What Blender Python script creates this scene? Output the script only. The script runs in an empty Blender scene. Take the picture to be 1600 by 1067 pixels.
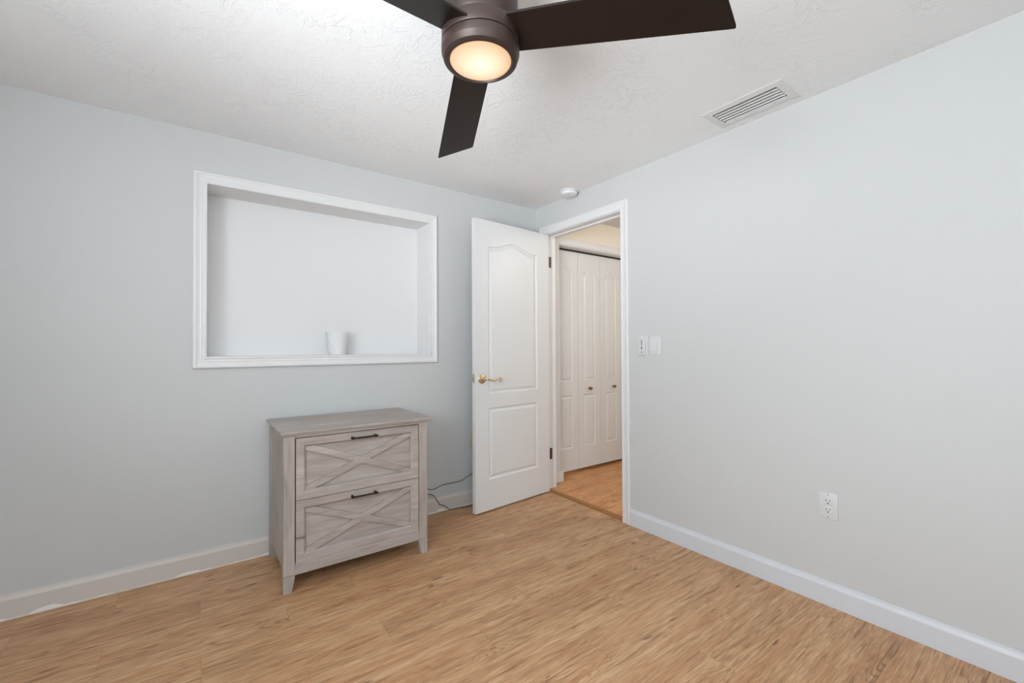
import bpy, bmesh, math, random
from mathutils import Vector, Matrix
from mathutils.geometry import tessellate_polygon
random.seed(7)
PI = math.pi
scene = bpy.context.scene
COL = scene.collection

# ------------------------------------------------------------------ camera
cam_data = bpy.data.cameras.new('camera')
cam_data.sensor_width = 36.0
cam_data.lens = 15.266
cam_data.clip_start = 0.02
cam = bpy.data.objects.new('camera', cam_data)
COL.objects.link(cam)
RX = Vector((0.80803, -0.58912, -0.004665))
UP = Vector((-0.004007, -0.013414, 0.999902))
FW = Vector((0.589126, 0.807933, 0.0132))
mw = Matrix((RX, UP, -FW)).transposed().to_4x4()
mw.translation = Vector((-2.2788, -2.785, 1.1495))
cam.matrix_world = mw
scene.camera = cam

# ------------------------------------------------------------------ view
scene.view_settings.view_transform = 'Standard'
scene.view_settings.look = 'None'
scene.view_settings.exposure = 0.09
scene.view_settings.gamma = 1.0
scene.view_settings.use_curve_mapping = False

# ------------------------------------------------------------------ world
world = bpy.data.worlds.new('sky')
scene.world = world
world.use_nodes = True
bgn = world.node_tree.nodes['Background']
bgn.inputs[0].default_value = (0.86, 0.95, 1.02, 1)
bgn.inputs[1].default_value = 3.6


def area_light(name, loc, direction, sx, sy, energy, color):
    d = bpy.data.lights.new(name, 'AREA')
    d.shape = 'RECTANGLE'
    d.size = sx
    d.size_y = sy
    d.energy = energy
    d.color = color
    o = bpy.data.objects.new(name, d)
    o.location = loc
    o.rotation_euler = Vector(direction).to_track_quat('-Z', 'Z').to_euler()
    COL.objects.link(o)
    return o


# daylight through the west window: light thrown up off the bright ground outside; then an added narrow lamp, no real source, to brighten the far ceiling
area_light('window_ground_west', (-3.34, -2.55, 1.50), (1, 0.1, 0.9), 1.15, 1.25, 50, (0.93, 0.985, 1.04))
area_light('added_ceiling_fill', (-3.27, -2.55, 1.20), (1, 0.65, 0.5), 1.15, 0.7, 5.2, (0.95, 0.99, 1.02)).data.spread = 1.0
# the hallway's own ceiling lamp
hall_lamp = bpy.data.lights.new('hall_lamp_light', 'POINT')
hall_lamp.energy = 19
hall_lamp.color = (1.0, 0.965, 0.91)
hall_lamp.shadow_soft_size = 0.12
hall_lamp_ob = bpy.data.objects.new('hall_lamp_light', hall_lamp)
hall_lamp_ob.location = (0.85, -1.55, 2.10)
COL.objects.link(hall_lamp_ob)


# ------------------------------------------------------------------ materials
def lin(r, g, b):
    f = lambda c: (c / 255 / 12.92) if c / 255 <= 0.04045 else ((c / 255 + 0.055) / 1.055) ** 2.4
    return (f(r), f(g), f(b), 1.0)


def base_mat(name, color, rough=0.5, metal=0.0, spec=0.5):
    m = bpy.data.materials.new(name)
    m.use_nodes = True
    p = m.node_tree.nodes['Principled BSDF']
    p.inputs['Base Color'].default_value = color
    p.inputs['Roughness'].default_value = rough
    p.inputs['Metallic'].default_value = metal
    p.inputs['Specular IOR Level'].default_value = spec
    return m


class NT:
    """small helper for building node trees"""
    def __init__(self, mat):
        self.t = mat.node_tree
        self.n = self.t.nodes
        self.p = self.n['Principled BSDF']

    def link(self, a, b):
        self.t.links.new(a, b)

    def val(self, v, sock):
        if isinstance(v, (int, float)):
            sock.default_value = v
        else:
            self.link(v, sock)

    def math(self, op, a, b=0.0, c=None):
        x = self.n.new('ShaderNodeMath')
        x.operation = op
        self.val(a, x.inputs[0])
        self.val(b, x.inputs[1])
        if c is not None:
            self.val(c, x.inputs[2])
        return x.outputs[0]

    def xyz(self, vec):
        s = self.n.new('ShaderNodeSeparateXYZ')
        self.link(vec, s.inputs[0])
        return s.outputs

    def comb(self, a, b, c):
        s = self.n.new('ShaderNodeCombineXYZ')
        for v, i in zip((a, b, c), s.inputs):
            self.val(v, i)
        return s.outputs[0]

    def coord(self, kind='Object'):
        return self.n.new('ShaderNodeTexCoord').outputs[kind]

    def noise(self, vec, scale=1.0, detail=4.0, rough=0.5, dist=0.0):
        x = self.n.new('ShaderNodeTexNoise')
        self.link(vec, x.inputs['Vector'])
        x.inputs['Scale'].default_value = scale
        x.inputs['Detail'].default_value = detail
        x.inputs['Roughness'].default_value = rough
        x.inputs['Distortion'].default_value = dist
        return x.outputs['Fac']

    def ramp(self, fac, stops):
        x = self.n.new('ShaderNodeValToRGB')
        e = x.color_ramp.elements
        while len(e) < len(stops):
            e.new(0.5)
        for el, (p, c) in zip(e, stops):
            el.position = p
            el.color = c if len(c) == 4 else (*c, 1)
        self.link(fac, x.inputs[0])
        return x.outputs[0]

    def mix(self, fac, a, b, mode='MIX'):
        x = self.n.new('ShaderNodeMix')
        x.data_type = 'RGBA'
        x.blend_type = mode
        self.val(fac, x.inputs[0])
        for v, i in ((a, 6), (b, 7)):
            if isinstance(v, tuple):
                x.inputs[i].default_value = v
            else:
                self.link(v, x.inputs[i])
        return x.outputs[2]

    def bump(self, height, strength, distance):
        x = self.n.new('ShaderNodeBump')
        x.inputs['Strength'].default_value = strength
        x.inputs['Distance'].default_value = distance
        self.link(height, x.inputs['Height'])
        self.link(x.outputs[0], self.p.inputs['Normal'])


def wall_paint(name, color, scale=230.0, dist=0.0006):
    m = base_mat(name, color, 0.62, 0, 0.3)
    t = NT(m)
    c = t.coord()
    t.bump(t.noise(c, scale, 2.0, 0.5), 0.45, dist)
    return m


def ceiling_paint(name, color):
    m = base_mat(name, color, 0.7, 0, 0.2)
    t = NT(m)
    c = t.coord()
    a = t.noise(c, 11.0, 5.0, 0.6, 1.0)
    ridge = t.math('SUBTRACT', 1.0, t.math('MULTIPLY', t.math('ABSOLUTE', t.math('SUBTRACT', a, 0.5)), 30.0))
    ridge = t.math('MAXIMUM', ridge, 0.0)
    mask = t.math('SMOOTH_MIN', t.math('MAXIMUM', t.math('MULTIPLY', t.math('SUBTRACT', t.noise(c, 3.2, 3.0), 0.40), 5.0), 0.0), 1.0, 0.2)
    h = t.math('ADD', t.math('MULTIPLY', ridge, mask), t.math('MULTIPLY', t.noise(c, 38.0, 4.0, 0.6), 0.8))
    t.bump(h, 0.6, 0.0019)
    return m


def plank_floor(name, tint=(1, 1, 1, 1), first_row=-0.332, first_end=0.18):
    m = base_mat(name, (0.5, 0.3, 0.15, 1), 0.42, 0, 0.4)
    t = NT(m)
    X, Y, Z = t.xyz(t.coord())
    W, L = 0.1515, 0.914
    v = t.math('DIVIDE', t.math('SUBTRACT', first_row, Y), W)
    k = t.math('FLOOR', v)
    fv = t.math('SUBTRACT', v, k)
    idx = t.math('FLOORED_MODULO', t.math('SUBTRACT', 1.0, k), 3.0)
    off = t.math('MULTIPLY_ADD', idx, 0.305, first_end)
    u = t.math('DIVIDE', t.math('SUBTRACT', X, off), L)
    c = t.math('FLOOR', u)
    fu = t.math('SUBTRACT', u, c)
    seed = t.math('ADD', t.math('MULTIPLY', k, 7.31), t.math('MULTIPLY', c, 13.73))
    wn = t.n.new('ShaderNodeTexWhiteNoise')
    wn.noise_dimensions = '1D'
    t.link(seed, wn.inputs['W'])
    rnd = wn.outputs['Value']
    # fine straight grain, a broader band, and contour lines of a stretched noise for the cathedral figure
    n1 = t.noise(t.comb(t.math('MULTIPLY', X, 1.3), t.math('MULTIPLY', Y, 8.0), seed), 1.0, 2.0, 0.45, 0.35)
    rings = t.math('FRACT', t.math('MULTIPLY', n1, 26.0))
    rings = t.math('POWER', t.math('MULTIPLY', t.math('ABSOLUTE', t.math('SUBTRACT', rings, 0.5)), 2.0), 3.0)
    rmask = t.noise(t.comb(t.math('MULTIPLY', X, 1.6), t.math('MULTIPLY', Y, 9.0), t.math('ADD', seed, 2.2)), 1.0, 2.0)
    rmask = t.math('MINIMUM', t.math('MAXIMUM', t.math('MULTIPLY', t.math('SUBTRACT', rmask, 0.50), 6.0), 0.0), 1.0)
    fine = t.noise(t.comb(t.math('MULTIPLY', X, 11.0), t.math('MULTIPLY', Y, 190.0), seed), 1.0, 4.0, 0.65)
    mid = t.noise(t.comb(t.math('MULTIPLY', X, 4.2), t.math('MULTIPLY', Y, 58.0), seed), 1.0, 4.0, 0.6, 0.4)
    broad = t.noise(t.comb(t.math('MULTIPLY', X, 1.1), t.math('MULTIPLY', Y, 7.0), seed), 1.0, 3.0, 0.5)
    g = t.math('ADD', t.math('MULTIPLY', fine, 0.48), t.math('MULTIPLY', mid, 0.28))
    g = t.math('ADD', g, t.math('MULTIPLY', broad, 0.18))
    g = t.math('SUBTRACT', g, t.math('MULTIPLY', t.math('MULTIPLY', rings, rmask), 0.13))
    g = t.math('ADD', g, t.math('MULTIPLY', t.math('SUBTRACT', rnd, 0.5), 0.022))
    col = t.ramp(g, [(0.33, lin(142, 101, 69)), (0.42, lin(180, 137, 98)), (0.50, lin(199, 157, 117)), (0.60, lin(220, 184, 146))])
    # reddish patches
    red = t.noise(t.comb(t.math('MULTIPLY', X, 1.6), t.math('MULTIPLY', Y, 11.0), t.math('ADD', seed, 4.1)), 1.0, 2.0)
    col = t.mix(t.math('MINIMUM', t.math('MAXIMUM', t.math('MULTIPLY', t.math('SUBTRACT', red, 0.50), 2.5), 0.0), 0.28), col, lin(190, 132, 90))
    # dark streaks and small knots
    st = t.noise(t.comb(t.math('MULTIPLY', X, 4.2), t.math('MULTIPLY', Y, 85.0), t.math('ADD', seed, 6.3)), 1.0, 2.0, 0.5)
    stf = t.math('MINIMUM', t.math('MAXIMUM', t.math('MULTIPLY', t.math('SUBTRACT', st, 0.605), 7.0), 0.0), 0.6)
    col = t.mix(stf, col, lin(126, 86, 60))
    kn = t.noise(t.comb(t.math('MULTIPLY', X, 8.0), t.math('MULTIPLY', Y, 38.0), t.math('ADD', seed, 9.7)), 1.0, 1.0, 0.5)
    knf = t.math('MINIMUM', t.math('MAXIMUM', t.math('MULTIPLY', t.math('SUBTRACT', kn, 0.715), 12.0), 0.0), 0.75)
    col = t.mix(knf, col, lin(92, 62, 44))
    # plank joints
    ev = t.math('MULTIPLY', t.math('MINIMUM', fv, t.math('SUBTRACT', 1.0, fv)), W)
    eu = t.math('MULTIPLY', t.math('MINIMUM', fu, t.math('SUBTRACT', 1.0, fu)), L)
    e = t.math('MINIMUM', ev, eu)
    joint = t.math('MINIMUM', t.math('DIVIDE', e, 0.0012), 1.0)
    col = t.mix(t.math('MULTIPLY', t.math('SUBTRACT', 1.0, joint), 0.42), col, lin(90, 58, 38))
    col = t.mix(1.0, col, tint, 'MULTIPLY')
    t.link(col, t.p.inputs['Base Color'])
    t.bump(t.math('ADD', t.math('MULTIPLY', fine, 0.35), joint), 0.35, 0.0006)
    return m


def grey_wood(name, axis):
    """weathered grey laminate; axis = grain direction 0 x, 2 z"""
    m = base_mat(name, (0.4, 0.35, 0.3, 1), 0.5, 0, 0.35)
    t = NT(m)
    X, Y, Z = t.xyz(t.coord())
    s = [34.0, 34.0, 34.0]
    s[axis] = 4.0
    f = [150.0, 150.0, 150.0]
    f[axis] = 7.0
    b = [7.0, 7.0, 7.0]
    b[axis] = 2.0
    oi = t.n.new('ShaderNodeObjectInfo').outputs['Random']
    sh = t.math('MULTIPLY', oi, 17.0)
    vec = lambda q: t.comb(*[t.math('MULTIPLY_ADD', v, k, sh) for v, k in zip((X, Y, Z), q)])
    g = t.math('ADD', t.math('MULTIPLY', t.noise(vec(s), 1, 5, 0.6, 0.4), 0.5), t.math('MULTIPLY', t.noise(vec(f), 1, 4, 0.6), 0.22))
    g = t.math('ADD', g, t.math('MULTIPLY', t.noise(vec(b), 1, 3, 0.5, 0.5), 0.35))
    col = t.ramp(g, [(0.32, lin(136, 125, 117)), (0.46, lin(164, 154, 146)), (0.58, lin(177, 168, 161)), (0.76, lin(196, 189, 182))])
    kn = t.noise(vec([q * 0.55 for q in s]), 1, 2, 0.5, 1.0)
    col = t.mix(t.math('MINIMUM', t.math('MAXIMUM', t.math('MULTIPLY', t.math('SUBTRACT', kn, 0.68), 7.0), 0.0), 0.6), col, lin(98, 82, 72))
    t.link(col, t.p.inputs['Base Color'])
    t.bump(t.noise(vec(f), 1, 4, 0.6), 0.2, 0.0005)
    return m


M = {}
M['wall'] = wall_paint('pale blue grey wall paint', (0.607, 0.617, 0.614, 1))
M['niche'] = wall_paint('white niche paint', (0.80, 0.80, 0.80, 1), 160.0, 0.0005)
M['cream'] = wall_paint('cream hallway paint', (0.86, 0.79, 0.69, 1))
M['hall_white'] = wall_paint('hallway ceiling paint', (0.78, 0.78, 0.78, 1))
M['ceiling'] = ceiling_paint('textured white ceiling', (0.875, 0.89, 0.90, 1))
M['floor'] = plank_floor('oak vinyl plank')
M['hall_floor'] = plank_floor('hallway oak plank', (1.22, 1.03, 0.80, 1), -0.25, 0.4)
M['threshold'] = base_mat('threshold wood', lin(160, 108, 58), 0.45)
M['trim'] = base_mat('white trim enamel', (0.77, 0.77, 0.77, 1), 0.35, 0, 0.45)
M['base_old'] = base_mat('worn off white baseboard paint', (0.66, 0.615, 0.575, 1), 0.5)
M['base_new'] = base_mat('white baseboard paint', (0.66, 0.685, 0.72, 1), 0.42)
M['caulk'] = base_mat('bare white chipped edge', (0.90, 0.88, 0.85, 1), 0.7)
M['door'] = base_mat('white door enamel', (0.735, 0.742, 0.745, 1), 0.38, 0, 0.45)
M['wood_x'] = grey_wood('weathered grey wood along x', 0)
M['wood_z'] = grey_wood('weathered grey wood along z', 2)
M['black'] = base_mat('dark cavity', (0.012, 0.010, 0.010, 1), 0.8)  # near-black colour stands in for shade inside gaps and hollows
M['bronze'] = base_mat('dark bronze pull', (0.022, 0.018, 0.016, 1), 0.42, 0.5)
M['fan'] = base_mat('bronze fan housing', (0.040, 0.024, 0.020, 1), 0.42, 0.35)
M['blade'] = base_mat('dark espresso blade', (0.011, 0.006, 0.0045, 1), 0.42, 0, 0.28)
M['blade_edge'] = base_mat('pale blade edge', (0.16, 0.13, 0.12, 1), 0.35, 0.3)
M['white'] = base_mat('white plastic', (0.78, 0.785, 0.785, 1), 0.35)
M['offwhite'] = base_mat('wall plate plastic', (0.68, 0.69, 0.695, 1), 0.35)
M['beige'] = base_mat('beige plastic', (0.62, 0.50, 0.36, 1), 0.45)
M['slot'] = base_mat('dark slot', (0.03, 0.03, 0.03, 1), 0.6)
M['icon'] = base_mat('grey printed icon', (0.07, 0.07, 0.075, 1), 0.6)
M['icon_pale'] = base_mat('pale grey printed icon', (0.36, 0.36, 0.37, 1), 0.6)
M['vent'] = base_mat('white vent enamel', (0.74, 0.74, 0.73, 1), 0.4)
M['duct'] = base_mat('dull duct metal', (0.045, 0.045, 0.045, 1), 0.6, 0.4)
M['brass'] = base_mat('polished brass', (0.76, 0.62, 0.42, 1), 0.16, 1.0)
M['nickel'] = base_mat('brushed nickel', (0.55, 0.54, 0.52, 1), 0.3, 1.0)
M['knob'] = base_mat('antique brass knob', (0.30, 0.17, 0.07, 1), 0.25, 0.9)
M['hinge'] = base_mat('brown bronze hinge', (0.10, 0.055, 0.038, 1), 0.45, 0.5)
M['ceramic'] = base_mat('matte white ceramic', (0.79, 0.79, 0.79, 1), 0.5)
M['cord'] = base_mat('black rubber cord', (0.03, 0.026, 0.025, 1), 0.6)
# lamp glass: bulb in the middle, glow falls off to the rim of the frosted glass
lm = bpy.data.materials.new('glowing frosted glass')
lm.use_nodes = True
_t = NT(lm)
_x, _y, _z = _t.xyz(_t.coord())
_r = _t.math('SQRT', _t.math('ADD', _t.math('MULTIPLY', _x, _x), _t.math('MULTIPLY', _y, _y)))
_c = _t.ramp(_t.math('DIVIDE', _r, 0.083), [(0.0, (1.0, 0.97, 0.80)), (0.30, (1.0, 0.89, 0.66)), (0.70, (0.93, 0.69, 0.45)), (1.0, (0.74, 0.46, 0.26))])
_t.link(_c, _t.p.inputs['Emission Color'])
_t.p.inputs['Emission Strength'].default_value = 0.98
_t.p.inputs['Base Color'].default_value = (0.10, 0.08, 0.06, 1)
_t.p.inputs['Roughness'].default_value = 0.4
M['lens'] = lm


# ------------------------------------------------------------------ mesh helpers
def obj(name, bm, mat, parent=None, smooth=False, loc=None):
    bmesh.ops.recalc_face_normals(bm, faces=bm.faces)
    me = bpy.data.meshes.new(name)
    bm.to_mesh(me)
    bm.free()
    mats = mat if isinstance(mat, (list, tuple)) else [mat]
    for m in mats:
        me.materials.append(m)
    if smooth:
        for p in me.polygons:
            p.use_smooth = True
        try:
            me.set_sharp_from_angle(angle=math.radians(35))
        except Exception:
            pass
    o = bpy.data.objects.new(name, me)
    COL.objects.link(o)
    if parent is not None:
        o.parent = parent
    if loc is not None:
        o.location = loc
    return o


def tag(o, label, cat, group=None, kind=None):
    o['label'] = label
    o['category'] = cat
    if group:
        o['group'] = group
    if kind:
        o['kind'] = kind
    return o


def empty(name, loc, label, cat, group=None, rz=0.0, kind=None):
    o = bpy.data.objects.new(name, None)
    o.empty_display_size = 0.1
    COL.objects.link(o)
    o.location = loc
    o.rotation_euler = (0, 0, rz)
    return tag(o, label, cat, group, kind)


def box(bm, lo, hi, bev=0.0, seg=2, mi=0):
    g = bmesh.ops.create_cube(bm, size=1.0)
    vs = g['verts']
    for v in vs:
        v.co = Vector([(lo[i] + hi[i]) / 2 + v.co[i] * (hi[i] - lo[i]) for i in range(3)])
    fs = {f for v in vs for f in v.link_faces}
    for f in fs:
        f.material_index = mi
    if bev > 0:
        es = list({e for v in vs for e in v.link_edges})
        bmesh.ops.bevel(bm, geom=es, offset=bev, segments=seg, affect='EDGES', profile=0.5)


def new_box(lo, hi, bev=0.0, seg=2):
    bm = bmesh.new()
    box(bm, lo, hi, bev, seg)
    return bm


def cyl(bm, a, b, r1, r2=None, seg=20):
    r2 = r1 if r2 is None else r2
    a, b = Vector(a), Vector(b)
    d = b - a
    q = d.to_track_quat('Z', 'Y').to_matrix()
    ra, rb = [], []
    for i in range(seg):
        t = 2 * PI * i / seg
        u = q @ Vector((math.cos(t), math.sin(t), 0))
        ra.append(bm.verts.new(a + u * r1))
        rb.append(bm.verts.new(b + u * r2))
    for i in range(seg):
        j = (i + 1) % seg
        bm.faces.new((ra[i], ra[j], rb[j], rb[i]))
    bm.faces.new(list(reversed(ra)))
    bm.faces.new(rb)


def lathe(bm, prof, center=(0, 0, 0), seg=64, axis='z', mod=None):
    """prof: list of (r, h); h runs along axis"""
    c = Vector(center)
    rings = []
    for r, h in prof:
        ring = []
        if r < 1e-6:
            p = {'z': Vector((0, 0, h)), 'y': Vector((0, h, 0)), 'x': Vector((h, 0, 0))}[axis]
            ring = [bm.verts.new(c + p)]
        else:
            for i in range(seg):
                t = 2 * PI * i / seg
                rr = r * (mod(t, h) if mod else 1.0)
                a, b = rr * math.cos(t), rr * math.sin(t)
                p = {'z': Vector((a, b, h)), 'y': Vector((a, h, b)), 'x': Vector((h, a, b))}[axis]
                ring.append(bm.verts.new(c + p))
        rings.append(ring)
    for A, B in zip(rings, rings[1:]):
        for i in range(seg):
            j = (i + 1) % seg
            if len(A) == 1 and len(B) == 1:
                continue
            if len(A) == 1:
                bm.faces.new((A[0], B[i], B[j]))
            elif len(B) == 1:
                bm.faces.new((A[i], A[j], B[0]))
            else:
                bm.faces.new((A[i], A[j], B[j], B[i]))
    for ring in (rings[0], rings[-1]):
        if len(ring) > 1:
            try:
                bm.faces.new(ring)
            except ValueError:
                pass


def smooth_path(pts, n=8):
    P = [Vector(p) for p in pts]
    out = []
    for i in range(len(P) - 1):
        p0, p1, p2, p3 = P[max(i - 1, 0)], P[i], P[i + 1], P[min(i + 2, len(P) - 1)]
        for k in range(n):
            t = k / n
            out.append(0.5 * ((2 * p1) + (p2 - p0) * t + (2 * p0 - 5 * p1 + 4 * p2 - p3) * t * t + (3 * p1 - p0 - 3 * p2 + p3) * t ** 3))
    out.append(P[-1])
    return out


def tube(bm, pts, r, seg=8):
    pts = [Vector(p) for p in pts]
    rr = r if isinstance(r, (list, tuple)) else [r] * len(pts)
    rings = []
    prev = None
    for i, p in enumerate(pts):
        d = (pts[min(i + 1, len(pts) - 1)] - pts[max(i - 1, 0)]).normalized()
        if prev is None:
            a = d.orthogonal().normalized()
        else:
            a = (prev - d * prev.dot(d)).normalized()
        prev = a
        b = d.cross(a)
        rings.append([bm.verts.new(p + (a * math.cos(2 * PI * k / seg) + b * math.sin(2 * PI * k / seg)) * rr[i]) for k in range(seg)])
    for A, B in zip(rings, rings[1:]):
        for k in range(seg):
            bm.faces.new((A[k], A[(k + 1) % seg], B[(k + 1) % seg], B[k]))
    bm.faces.new(list(reversed(rings[0])))
    bm.faces.new(rings[-1])


def prism(bm, pts2, fn, d0, d1, mi=0):
    """closed 2D outline extruded between depths d0 and d1; fn(u, v, d) gives the 3D point"""
    A = [bm.verts.new(fn(u, v, d0)) for u, v in pts2]
    B = [bm.verts.new(fn(u, v, d1)) for u, v in pts2]
    n = len(pts2)
    fs = []
    for i in range(n):
        j = (i + 1) % n
        fs.append(bm.faces.new((A[i], A[j], B[j], B[i])))
    for tri in tessellate_polygon([[Vector((u, v, 0)) for u, v in pts2]]):
        fs.append(bm.faces.new([A[i] for i in tri]))
        fs.append(bm.faces.new([B[i] for i in tri]))
    for f in fs:
        f.material_index = mi


def holed_sheet(bm, outer, holes, fn, d, mi=0):
    """flat polygon with holes at depth d; returns loops of verts"""
    loops = [outer] + list(holes)
    flat = [p for l in loops for p in l]
    vs = [bm.verts.new(fn(u, v, d)) for u, v in flat]
    for tri in tessellate_polygon([[Vector((u, v, 0)) for u, v in l] for l in loops]):
        try:
            f = bm.faces.new([vs[i] for i in tri])
            f.material_index = mi
        except ValueError:
            pass
    out, k = [], 0
    for l in loops:
        out.append(vs[k:k + len(l)])
        k += len(l)
    return out


def slab_with_holes(bm, outer, holes, fn, d0, d1):
    A = holed_sheet(bm, outer, holes, fn, d0)
    B = holed_sheet(bm, outer, holes, fn, d1)
    for la, lb in zip(A, B):
        n = len(la)
        for i in range(n):
            j = (i + 1) % n
            bm.faces.new((la[i], la[j], lb[j], lb[i]))


def frame_sweep(bm, path, prof, fn, closed=True):
    """mitred moulding round a path of 2D corner points (inner edge); prof: (outward, depth)"""
    n = len(path)
    P = [Vector((p[0], p[1])) for p in path]
    cx = sum((p.x for p in P)) / n
    cy = sum((p.y for p in P)) / n
    def nrm(a, b):
        d = (b - a).normalized()
        q = Vector((d.y, -d.x))
        m = (a + b) / 2 - Vector((cx, cy))
        return q if q.dot(m) > 0 else -q
    rings = []
    for i in range(n):
        if closed or 0 < i < n - 1:
            n1 = nrm(P[i - 1], P[i])
            n2 = nrm(P[i], P[(i + 1) % n])
            o = (n1 + n2) / (1 + n1.dot(n2))
        elif i == 0:
            o = nrm(P[0], P[1])
        else:
            o = nrm(P[-2], P[-1])
        rings.append([bm.verts.new(fn(P[i].x + o.x * w, P[i].y + o.y * w, d)) for w, d in prof])
    m = len(prof)
    rng = range(n) if closed else range(n - 1)
    for i in rng:
        A, B = rings[i], rings[(i + 1) % n]
        for k in range(m):
            l = (k + 1) % m
            bm.faces.new((A[k], A[l], B[l], B[k]))
    if not closed:
        bm.faces.new(rings[0])
        bm.faces.new(list(reversed(rings[-1])))


def offset_loop(pts, d):
    """inward offset of a counter-clockwise closed outline"""
    n = len(pts)
    out = []
    for i in range(n):
        a, b, c = Vector(pts[i - 1]), Vector(pts[i]), Vector(pts[(i + 1) % n])
        e1, e2 = (b - a).normalized(), (c - b).normalized()
        n1, n2 = Vector((-e1.y, e1.x)), Vector((-e2.y, e2.x))
        o = (n1 + n2) / max(0.35, 1 + n1.dot(n2))
        out.append((b.x + o.x * d, b.y + o.y * d))
    return out


def panel_outline(u0, u1, v0, v1, arch=0.0, n=24):
    """ccw outline; arch lifts a cathedral curve above the top edge"""
    pts = [(u0, v0), (u1, v0), (u1, v1)]
    if arch > 0:
        for i in range(1, n):
            t = i / n
            edge = min(t, 1 - t)
            q = min(1.0, max(0.0, (edge - 0.10) / 0.40))
            f = q * q * (3 - 2 * q)
            pts.append((u1 + (u0 - u1) * t, v1 + arch * f))
    pts.append((u0, v1))
    return pts


PANEL_RINGS = [(0.0, 0.0), (0.007, -0.0065), (0.013, -0.0075), (0.017, -0.0070), (0.034, -0.0018)]


def panel_face(bm, w, h, outlines, fn, sgn=1.0, z0=0.0, rings=PANEL_RINGS, u0=0.0):
    """front skin with moulded panels"""
    outer = [(u0, z0), (u0 + w, z0), (u0 + w, z0 + h), (u0, z0 + h)]
    loops = holed_sheet(bm, outer, outlines, fn, 0.0)
    for k, o in enumerate(outlines):
        prev = loops[k + 1]
        for dist, dep in rings[1:]:
            q = offset_loop(o, dist)
            cur = [bm.verts.new(fn(u, v, dep * sgn)) for u, v in q]
            n = len(cur)
            for i in range(n):
                j = (i + 1) % n
                bm.faces.new((prev[i], prev[j], cur[j], cur[i]))
            prev = cur
        for tri in tessellate_polygon([[Vector((u, v, 0)) for u, v in q]]):
            try:
                bm.faces.new([prev[i] for i in tri])
            except ValueError:
                pass
    return loops[0]


# ================================================================== SETTING
H = 2.29
XW, YR = -3.30, -3.56          # west and rear walls
WT = 0.10                       # wall thickness at the doorway
DJ0, DJ1, DH = -0.128, -0.890, 2.050   # door jamb faces and head

def S(o, label, cat):
    return tag(o, label, cat, None, 'structure')

# floor
bm = new_box((XW - 0.1, YR - 0.1, -0.06), (0.004, 0.02, 0.0))
S(obj('floor', bm, M['floor']), 'oak-look vinyl plank floor of the bedroom under the cabinet', 'floor')
bm = new_box((0.026, -2.6, -0.05), (1.62, 0.30, 0.012))
S(obj('floor_hall', bm, M['hall_floor']), 'orange-brown plank floor of the hallway beyond the doorway', 'floor')
# threshold strip
bm = bmesh.new()
prism(bm, [(0.004, -0.02), (0.004, 0.006), (0.010, 0.012), (0.018, 0.0150), (0.030, 0.0150), (0.040, 0.0125), (0.040, -0.02)][:7],
      lambda u, v, d: Vector((u, d, v)), DJ1 + 0.001, DJ0 - 0.001)
S(obj('trim_3', bm, M['threshold']), 'brown wooden threshold strip across the floor of the doorway', 'threshold')

# ceiling with the hole for the air register
VX0, VX1, VY0, VY1 = -0.228, -0.092, -1.945, -1.652
bm = bmesh.new()
slab_with_holes(bm, [(XW - 0.1, YR - 0.1), (0.0, YR - 0.1), (0.0, 0.02), (XW - 0.1, 0.02)],
                [[(VX0, VY0), (VX0, VY1), (VX1, VY1), (VX1, VY0)]], lambda u, v, d: Vector((u, v, d)), H, H + 0.05)
S(obj('ceiling', bm, M['ceiling']), 'white trowel-textured ceiling over the bedroom', 'ceiling')
bm = new_box((0.0, -2.6, H), (1.62, 0.30, H + 0.05))
S(obj('ceiling_hall', bm, M['hall_white']), 'plain ceiling of the hallway seen through the doorway', 'ceiling')

# niche opening numbers (inner edge of its casing)
NX0, NX1, NZ0, NZ1, ND = -2.231, -0.965, 1.107, 2.017, 0.20
# left wall (y = 0) with the niche hole
bm = bmesh.new()
slab_with_holes(bm, [(XW - 0.1, -0.06), (0.0, -0.06), (0.0, H + 0.05), (XW - 0.1, H + 0.05)],
                [[(NX0 - 0.013, NZ0 - 0.013), (NX0 - 0.013, NZ1 + 0.013), (NX1 + 0.013, NZ1 + 0.013), (NX1 + 0.013, NZ0 - 0.013)]], lambda u, v, d: Vector((u, d, v)), 0.0, 0.02)
S(obj('wall_left', bm, M['wall']), 'pale grey-blue wall holding the framed white niche', 'wall')
# recess of the niche
bm = bmesh.new()
y0, y1 = 0.0, ND
t_ = 0.012
box(bm, (NX0 - t_, y1, NZ0 - t_), (NX1 + t_, y1 + 0.012, NZ1 + t_))
box(bm, (NX0 - t_, y0, NZ0 - t_), (NX0, y1, NZ1 + t_))
box(bm, (NX1, y0, NZ0 - t_), (NX1 + t_, y1, NZ1 + t_))
box(bm, (NX0, y0, NZ1), (NX1, y1, NZ1 + t_))
box(bm, (NX0, y0, NZ0 - t_), (NX1, y1, NZ0))
S(obj('wall_niche', bm, M['niche']), 'white recessed shelf niche set into the left wall', 'niche')

# right wall (x = 0) with doorway
bm = bmesh.new()
slab_with_holes(bm, [(YR - 0.1, -0.06), (DJ1 - 0.018, -0.06), (DJ1 - 0.018, DH + 0.018), (DJ0 + 0.018, DH + 0.018), (DJ0 + 0.018, -0.06), (0.02, -0.06), (0.02, H + 0.05), (YR - 0.1, H + 0.05)],
                [], lambda u, v, d: Vector((d, u, v)), 0.0, WT)
S(obj('wall_right', bm, M['wall']), 'pale blue-grey wall with the doorway, switches and outlet', 'wall')

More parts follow.
